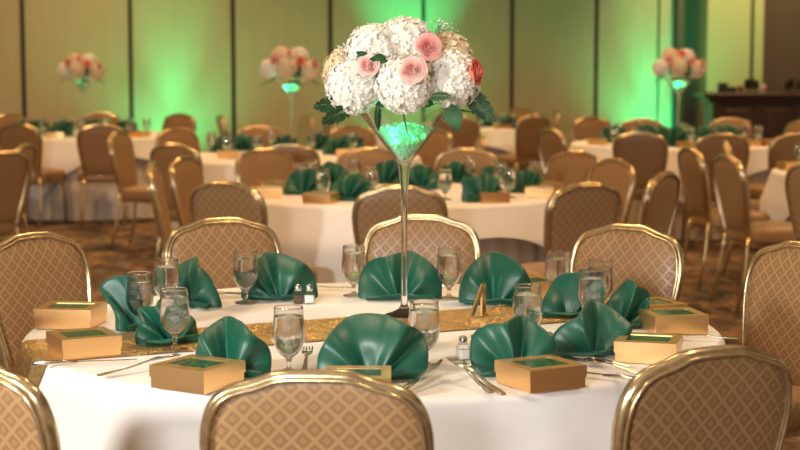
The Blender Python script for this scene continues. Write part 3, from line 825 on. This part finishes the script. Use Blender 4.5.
for (u, v, Y, n_, s, l) in ((398, 62, 4.44, (-.1, -1, .5), .75, 'speckled cluster of tiny blossoms between the top head and the blush rose'), (436, 44, 4.56, (.35, -.2, 1), .9, 'airy white sprig sticking up at the upper right'), (352, 66, 4.55, (-.4, -.2, 1), .85, 'airy white sprig sticking up at the upper left')):
    PR['breath'].get(atd(u, v, Y), 0, s, l, 'flower', G_, rot=orient(n_))
o = MB().lathe([(.0005, -.02), (.07, -.02), (.11, .0), (.12, .03), (.09, .09), (.0005, .12)], 20).build('floral_foam', M['core']); o.location = (VX, VY, 1.365)
tag(o, 'green foam hidden in the middle of the big bouquet', 'foam')
cm = crystal_mesh(1100, 9).build('acrylic_crystals', M['crystal']); cm.location = (VX, VY, .7555)
tag(cm, 'heap of clear crystals glowing green in the big vase', 'crystals', kind='stuff')
def led_lamp(x, y, z, label, s=1, strong=1):
    r = MB().lathe([(.0005, -.012*s), (.012*s, -.012*s), (.016*s, -.004*s), (.016*s, .004*s), (.010*s, .012*s), (.0005, .013*s)], 16).build('led_puck', M['led']); r.location = (x, y, z)
    tag(r, label, 'lamp'); return r
led_lamp(VX, VY, .7555 + .50, 'small green lamp buried in the crystals of the big vase')

# other bouquets
def small_bouquet(c, dx, dy, roses, where, grp, seed, s=1.0):
    r = random.Random(seed); x, y = c[0] + dx, c[1] + dy
    vase.get((x, y, .7555), 0, s, 'tall stemmed glass vase ' + where, 'vase')
    mid = Vector((x, y, .7555 + .66*s))
    o = MB().lathe([(.0005, -.02), (.07, -.02), (.11, .0), (.12, .03), (.09, .09), (.0005, .12)], 14).build('floral_foam', M['core']); o.location = (x, y, .7555 + .61*s)
    tag(o, 'green foam inside the bouquet ' + where, 'foam')
    hs = [(-.13, -.04, -.0, 'hyd', .85, 'left'), (-.02, -.11, .01, 'hydp', .9, 'front'), (.12, -.05, -.01, 'hydp', .85, 'right'), (-.06, 0, .09, 'hydp', .85, 'top left'), (.05, .02, .085, 'hyd', .85, 'top right'), (0, .12, .0, 'hyd', .9, 'rear')]
    for a, b, d_, kd, q, wd in hs:
        PR[kd].get(mid + Vector((a*1.18, b*1.1, d_ - .01)), 0, q*1.14, '%s hydrangea head of the bouquet %s' % (wd, where), 'hydrangea', 'flowers of the ' + grp, rot=orient((a, b, d_ + .05), r.uniform(0, 6)))
    for (a, b, d_), kd, wd in zip(((-.10, -.12, .06), (.07, -.13, .05), (.0, -.10, .11), (.16, -.08, .03)), roses, ('leftmost', 'inner', 'upper', 'rightmost')):
        PR[kd].get(mid + Vector((a*1.15, b*1.32, d_)), 0, .95, '%s rose of the bouquet %s' % (wd, where), 'rose', 'flowers of the ' + grp, rot=orient((a, b, d_), 1))
    for k, (a, wd) in enumerate(((-2.9, 'left'), (-.2, 'right'), (-1.2, 'front'), (1.6, 'rear'))):
        d_ = Vector((math.cos(a), math.sin(a), -.25))
        PR['fern'].get(mid + d_*.12 + Vector((0, 0, -.05)), 0, .95, '%s fern frond of the bouquet %s' % (wd, where), 'leaf', 'flowers of the ' + grp, rot=orient_x(d_))
    cr = cm.copy(); C.objects.link(cr); cr.location = (x, y, .7555); cr.scale = (s,)*3
    tag(cr, 'glowing green crystals in the vase ' + where, 'crystals', kind='stuff')
small_bouquet(T3, -.02, -.2, ('rose_pink', 'rose_coral', 'rose_soft', 'rose_pink'), 'on the table left of the big bouquet', 'left lit bouquet', 1)
small_bouquet(TA, -.02, -.3, ('rose_coral', 'rose_coral', 'rose_pink', 'rose_pink'), 'on the far left table', 'far left bouquet', 2, .95)
small_bouquet(TB, -.10, -.5, ('rose_pink', 'rose_pink', 'rose_coral', 'rose_soft'), 'before the right green glow', 'right lit bouquet', 3)

# ------------------------------------------------------------------ settings of the tables behind
napB = []
for k in range(3):
    r = empty('folded_napkin'); napkin_mesh(40 + k, .24, .14, 3, .035).build('cloth_fan', M['satin'], r, solid=.0022); napB.append(Proto(r))
gobB = Proto(goblet(16))
def clampT(x, y, c, lim=.80):
    d = Vector((x - c[0], y - c[1]))
    if d.length > lim: d = d.normalized()*lim
    return c[0] + d.x, c[1] + d.y
def setting(c, naps, gobs, boxes, where, grp, labels=None):
    for k, (u, v, s) in enumerate(naps):
        x, y = clampT(*at(u, v), c); a = math.atan2(y - c[1], x - c[0])
        napB[k % 3].get((x, y, .754), random.uniform(-.5, .5), s*.95, labels['n'][k] if labels else 'green folded napkin on ' + where, 'napkin', 'napkins on ' + grp)
    for k, (u, v) in enumerate(gobs):
        x, y = clampT(*at(u, v), c, .87)
        gobB.get((x, y, .7535), 0, 1, labels['g'][k] if labels else 'water glass among the settings on ' + where, 'glass', 'glasses on ' + grp)
    for k, (u, v, rz) in enumerate(boxes):
        x, y = clampT(*at(u, v), c, .80)
        gbox.get((x, y, .754), rz, 1, labels['b'][k] if labels else 'gold favor box on ' + where, 'box', 'boxes on ' + grp)
MT = 'on the middle table'
setting(T2, [(304, 195, 1), (332, 187, 1), (347, 201, 1), (386, 184, 1), (420, 190, 1), (485, 202, 1.05), (525, 193, .9), (455, 183, .9), (500, 185, .9)],
    [(301, 192), (312, 187), (323, 199), (355, 184), (371, 197), (445, 200), (470, 183), (500, 190), (509, 198), (535, 190)],
    [(270, 191, .4), (268, 197, .05), (321, 203, -.3), (509, 204, .15), (551, 192, .5), (549, 197, -.1)],
    None, 'the middle table', dict(
    n=['green napkin left of the first glasses ' + MT, 'green napkin behind the trio of glasses ' + MT, 'green fan right behind the gold box left of centre ' + MT, 'green napkin against the left of the crystal vase ' + MT, 'green napkin loop just right of the vase stem ' + MT, 'dark green napkin behind the right front box ' + MT, 'green napkin right of the glass pair ' + MT, 'small green napkin at the back, right of the vase ' + MT, 'green napkin behind the dark one ' + MT],
    g=['leftmost water glass ' + MT, 'second water glass from the left ' + MT, 'water glass before the green fan left of centre ' + MT, 'water glass behind the green fan left of centre ' + MT, 'water glass just left of the vase stem ' + MT, 'lone water glass just right of the vase stem ' + MT, 'water glass at the back right of the vase ' + MT, 'rear water glass behind the right front box ' + MT, 'front water glass behind the right front box ' + MT, 'rightmost water glass ' + MT],
    b=['rear gold box of the left pair ' + MT, 'front gold box of the left pair ' + MT, 'gold box at the front edge left of centre ' + MT, 'gold box at the front edge right of centre ' + MT, 'rear gold box of the right pair ' + MT, 'front gold box of the right pair ' + MT]))
setting(T3, [(214, 152, 1), (240, 151, 1), (268, 143, .9), (316, 150, 1), (335, 155, 1), (360, 150, 1)], [(205, 152), (227, 156), (256, 146), (258, 155), (311, 153), (334, 147), (353, 153)], [(228, 158, .2), (348, 156, -.2), (395, 158, .4)], 'the third table back, left of the big bouquet', 'the left lit vase table')
setting(TA, [(40, 134, 1), (60, 136, 1.1), (92, 133, 1), (126, 134, 1), (20, 134, 1)], [(29, 134), (44, 136), (75, 135), (82, 137), (107, 133), (130, 135), (147, 134), (60, 131)], [(56, 138, .1), (26, 137, .3), (140, 137, -.3), (118, 138, .2)], 'the far left table', 'the far left table')
setting(T4, [(487, 127, 1.1), (510, 129, 1), (440, 128, 1)], [(480, 128), (497, 129), (503, 126), (516, 129)], [(525, 130, .3)], 'the farthest table right of the bouquet', 'the farthest table')
setting(TB, [(612, 143, 1.1), (634, 137, 1), (660, 144, 1.1), (672, 147, 1.2), (706, 142, 1), (738, 139, 1), (728, 143, 1)], [(611, 141), (619, 141), (626, 137), (684, 141), (690, 145), (720, 140), (743, 142), (758, 144), (596, 148), (603, 151)], [(597, 145, .05), (772, 146, .4), (750, 146, .1), (686, 148, 0)], 'the table before the right green glow', 'the right lit vase table')
setting(TC, [], [(799, 166)], [(789, 170, .2), (797, 176, -.2)], 'the table cut by the right edge', 'the right edge table')

# ------------------------------------------------------------------ bar
bx0, BY = ex(712, 20.5), 20.5
bar = empty('bar_counter', (bx0, BY, 0)); tag(bar, 'dark wood bar counter with ledge top at the right end of the room', 'bar')
MB().box(0, 2.6, 0, .6, 0, .98).build('body', M['wood'], bar)
MB().box(-.12, 2.75, -.12, .7, 1.0, 1.06).build('counter_top', M['wood'], bar, bevel=.015)
MB().box(-.06, 2.68, -.06, .65, .93, 1.0).build('moulding', M['wood'], bar, bevel=.02)
for k in range(5): MB().box(.02 + k*.5, .10 + k*.5, -.035, 0, 0, .93).build('pilaster', M['wood'], bar, bevel=.01)
for k in range(4): MB().box(.16 + k*.5, .46 + k*.5, -.015, 0, .12, .85).build('panel', M['wood'], bar, bevel=.012)
def on_bar(u): return ex(u, 20.7)
r = empty('napkin_caddy', (on_bar(726), 20.7, 1.06)); tag(r, 'black caddy at the left end of the bar', 'caddy')
MB().box(-.11, .11, -.08, .08, 0, .07).build('tray', M['black'], r, bevel=.005); MB().box(-.11, .0, -.06, .06, .07, .12).build('divider', M['black'], r, bevel=.004)
o = MB().lathe([(.0005, 0), (.035, 0), (.035, .08), (.03, .085), (.0005, .085)], 16).build('jar', M['red']); o.location = (on_bar(739.5), 20.7, 1.06); tag(o, 'small red jar on the bar beside the caddy', 'jar')
for k, (u, hh) in enumerate(((745, .16), (750, .17), (755, .15), (785, .14), (790, .17), (797, .15))):
    o = MB().lathe([(.0005, 0), (.03, 0), (.034, hh), (.032, hh), (.028, .005), (.0005, .005)], 14).build('tumbler', M['glass']); o.location = (on_bar(u), 20.68, 1.06)
    tag(o, ('clear tumbler in the trio in the middle of the bar', 'clear tumbler in the group at the right end of the bar')[k > 2], 'glass', ('tumblers in the middle of the bar', 'tumblers at the right end of the bar')[k > 2])
o = MB().lathe([(.0005, 0), (.03, 0), (.032, .07), (.026, .1), (.0005, .1)], 14).build('candle', M['rose_soft']); o.location = (on_bar(762), 20.7, 1.06); tag(o, 'pinkish candle on the bar right of the tumblers', 'candle')

# ------------------------------------------------------------------ light
def area(name, loc, target, size, power, col, shape='SQUARE', sy=None):
    l = bpy.data.lights.new(name, 'AREA'); l.energy = power; l.color = col; l.size = size; l.shape = shape
    if sy: l.shape = 'RECTANGLE'; l.size_y = sy
    o = bpy.data.objects.new(name, l); C.objects.link(o); o.location = loc
    o.rotation_euler = (Vector(target) - Vector(loc)).to_track_quat('-Z', 'Y').to_euler(); return o
def spot(name, loc, target, power, col, ang, blend=.6, rad=.05):
    l = bpy.data.lights.new(name, 'SPOT'); l.energy = power; l.color = col; l.spot_size = R_(ang); l.spot_blend = blend; l.shadow_soft_size = rad
    o = bpy.data.objects.new(name, l); C.objects.link(o); o.location = loc
    o.rotation_euler = (Vector(target) - Vector(loc)).to_track_quat('-Z', 'Y').to_euler(); return o
WARM = (1, .60, .27); GREEN = (.0, 1, .42)
area('left_key_light', (-3.0, .9, 1.9), (-.2, 4.1, .95), .40, 125, (1, .97, .92))  # key light placed out of view at the left; no window built there
area('room_front_light', (-1.3, -1.0, 1.95), (0, 4.4, 1.2), .8, 112, (.97, .98, 1))
for x, y in ((-4, 8), (0, 7.5), (4, 8), (-4, 12.5), (0, 12.5), (4, 12.5), (-2.5, 16.5), (1.5, 16.5), (5, 17)):
    spot('ceiling_spot', (x, y, 4.45), (x, y + .2, 0), 290, WARM, 130, .8, .04)
for x, y in ((-1.6, 4.2), (1.8, 4.6)):
    spot('ceiling_spot', (x, y, 4.45), (x*.4, y, 0), 130, (1, .74, .46), 110, .8, .07)
spot('ceiling_spot', (4.6, 20.6, 4.3), (4.4, 22.4, 1.6), 260, (1, .72, .38), 100, .8, .09)  # added to brighten the cream wall at the right end
# green uplights on the floor before the partition
for u, pw, cn, dd, tz in ((173, .42, 38, .42, 2.2), (173, .22, 125, .6, 2.2), (410, 1.5, 46, 1.15, 3.0), (410, .15, 125, .8, 2.6), (650, .50, 40, .42, 2.2), (650, .32, 125, .6, 2.2)):
    # foot of the wall at that direction
    k = (u - 400)/F
    # solve WX + s*cos = k*(WY + s*sin)
    s_ = (k*WY - WX)/(math.cos(AL) - k*math.sin(AL))
    f_ = WM @ Vector((s_, -dd, .12)); t_ = WM @ Vector((s_, -.04, tz))
    spot('green_uplight', f_, t_, 330*pw, GREEN, cn, 1.0, .06)
for (x, y, z, pw) in ((VX, VY, 1.2555, 1.0), (T3[0] - .02, T3[1] - .2, 1.2555, .9), (TB[0] - .10, TB[1] - .5, 1.2555, .9), (TA[0] - .02, TA[1] - .3, 1.255, .05)):
    for k in range(5):      # centre point, with others added around it to brighten the outer crystals
        a_ = k*1.2566 + .4; q = .042 if k else 0
        l = bpy.data.lights.new('vase_lamp', 'POINT'); l.energy = pw*.75; l.color = (.05, 1, .48); l.shadow_soft_size = .009
        o = bpy.data.objects.new('vase_lamp', l); C.objects.link(o); o.location = (x + q*math.cos(a_), y + q*math.sin(a_), z + (.015 if k else 0))
w = bpy.data.worlds.new('world'); S.world = w; w.use_nodes = True
w.node_tree.nodes['Background'].inputs[0].default_value = (1, .72, .45, 1); w.node_tree.nodes['Background'].inputs[1].default_value = .27

# ------------------------------------------------------------------ camera
cam = bpy.data.cameras.new('camera'); co = bpy.data.objects.new('camera', cam); C.objects.link(co); S.camera = co
co.location = (0, 0, CH); co.rotation_euler = (PI/2 - PIT, 0, 0)
cam.sensor_width = 36; cam.lens = F/800*36
cam.dof.use_dof = True; cam.dof.focus_distance = 4.2; cam.dof.aperture_fstop = 4.3
cam.clip_end = 100
S.view_settings.view_transform = 'Standard'; S.view_settings.look = 'None'; S.view_settings.gamma = 1; S.view_settings.exposure = .35
S.cycles.max_bounces = 10; S.cycles.transmission_bounces = 8; S.cycles.transparent_max_bounces = 12
S.cycles.use_denoising = True
S.cycles.sample_clamp_indirect = 4
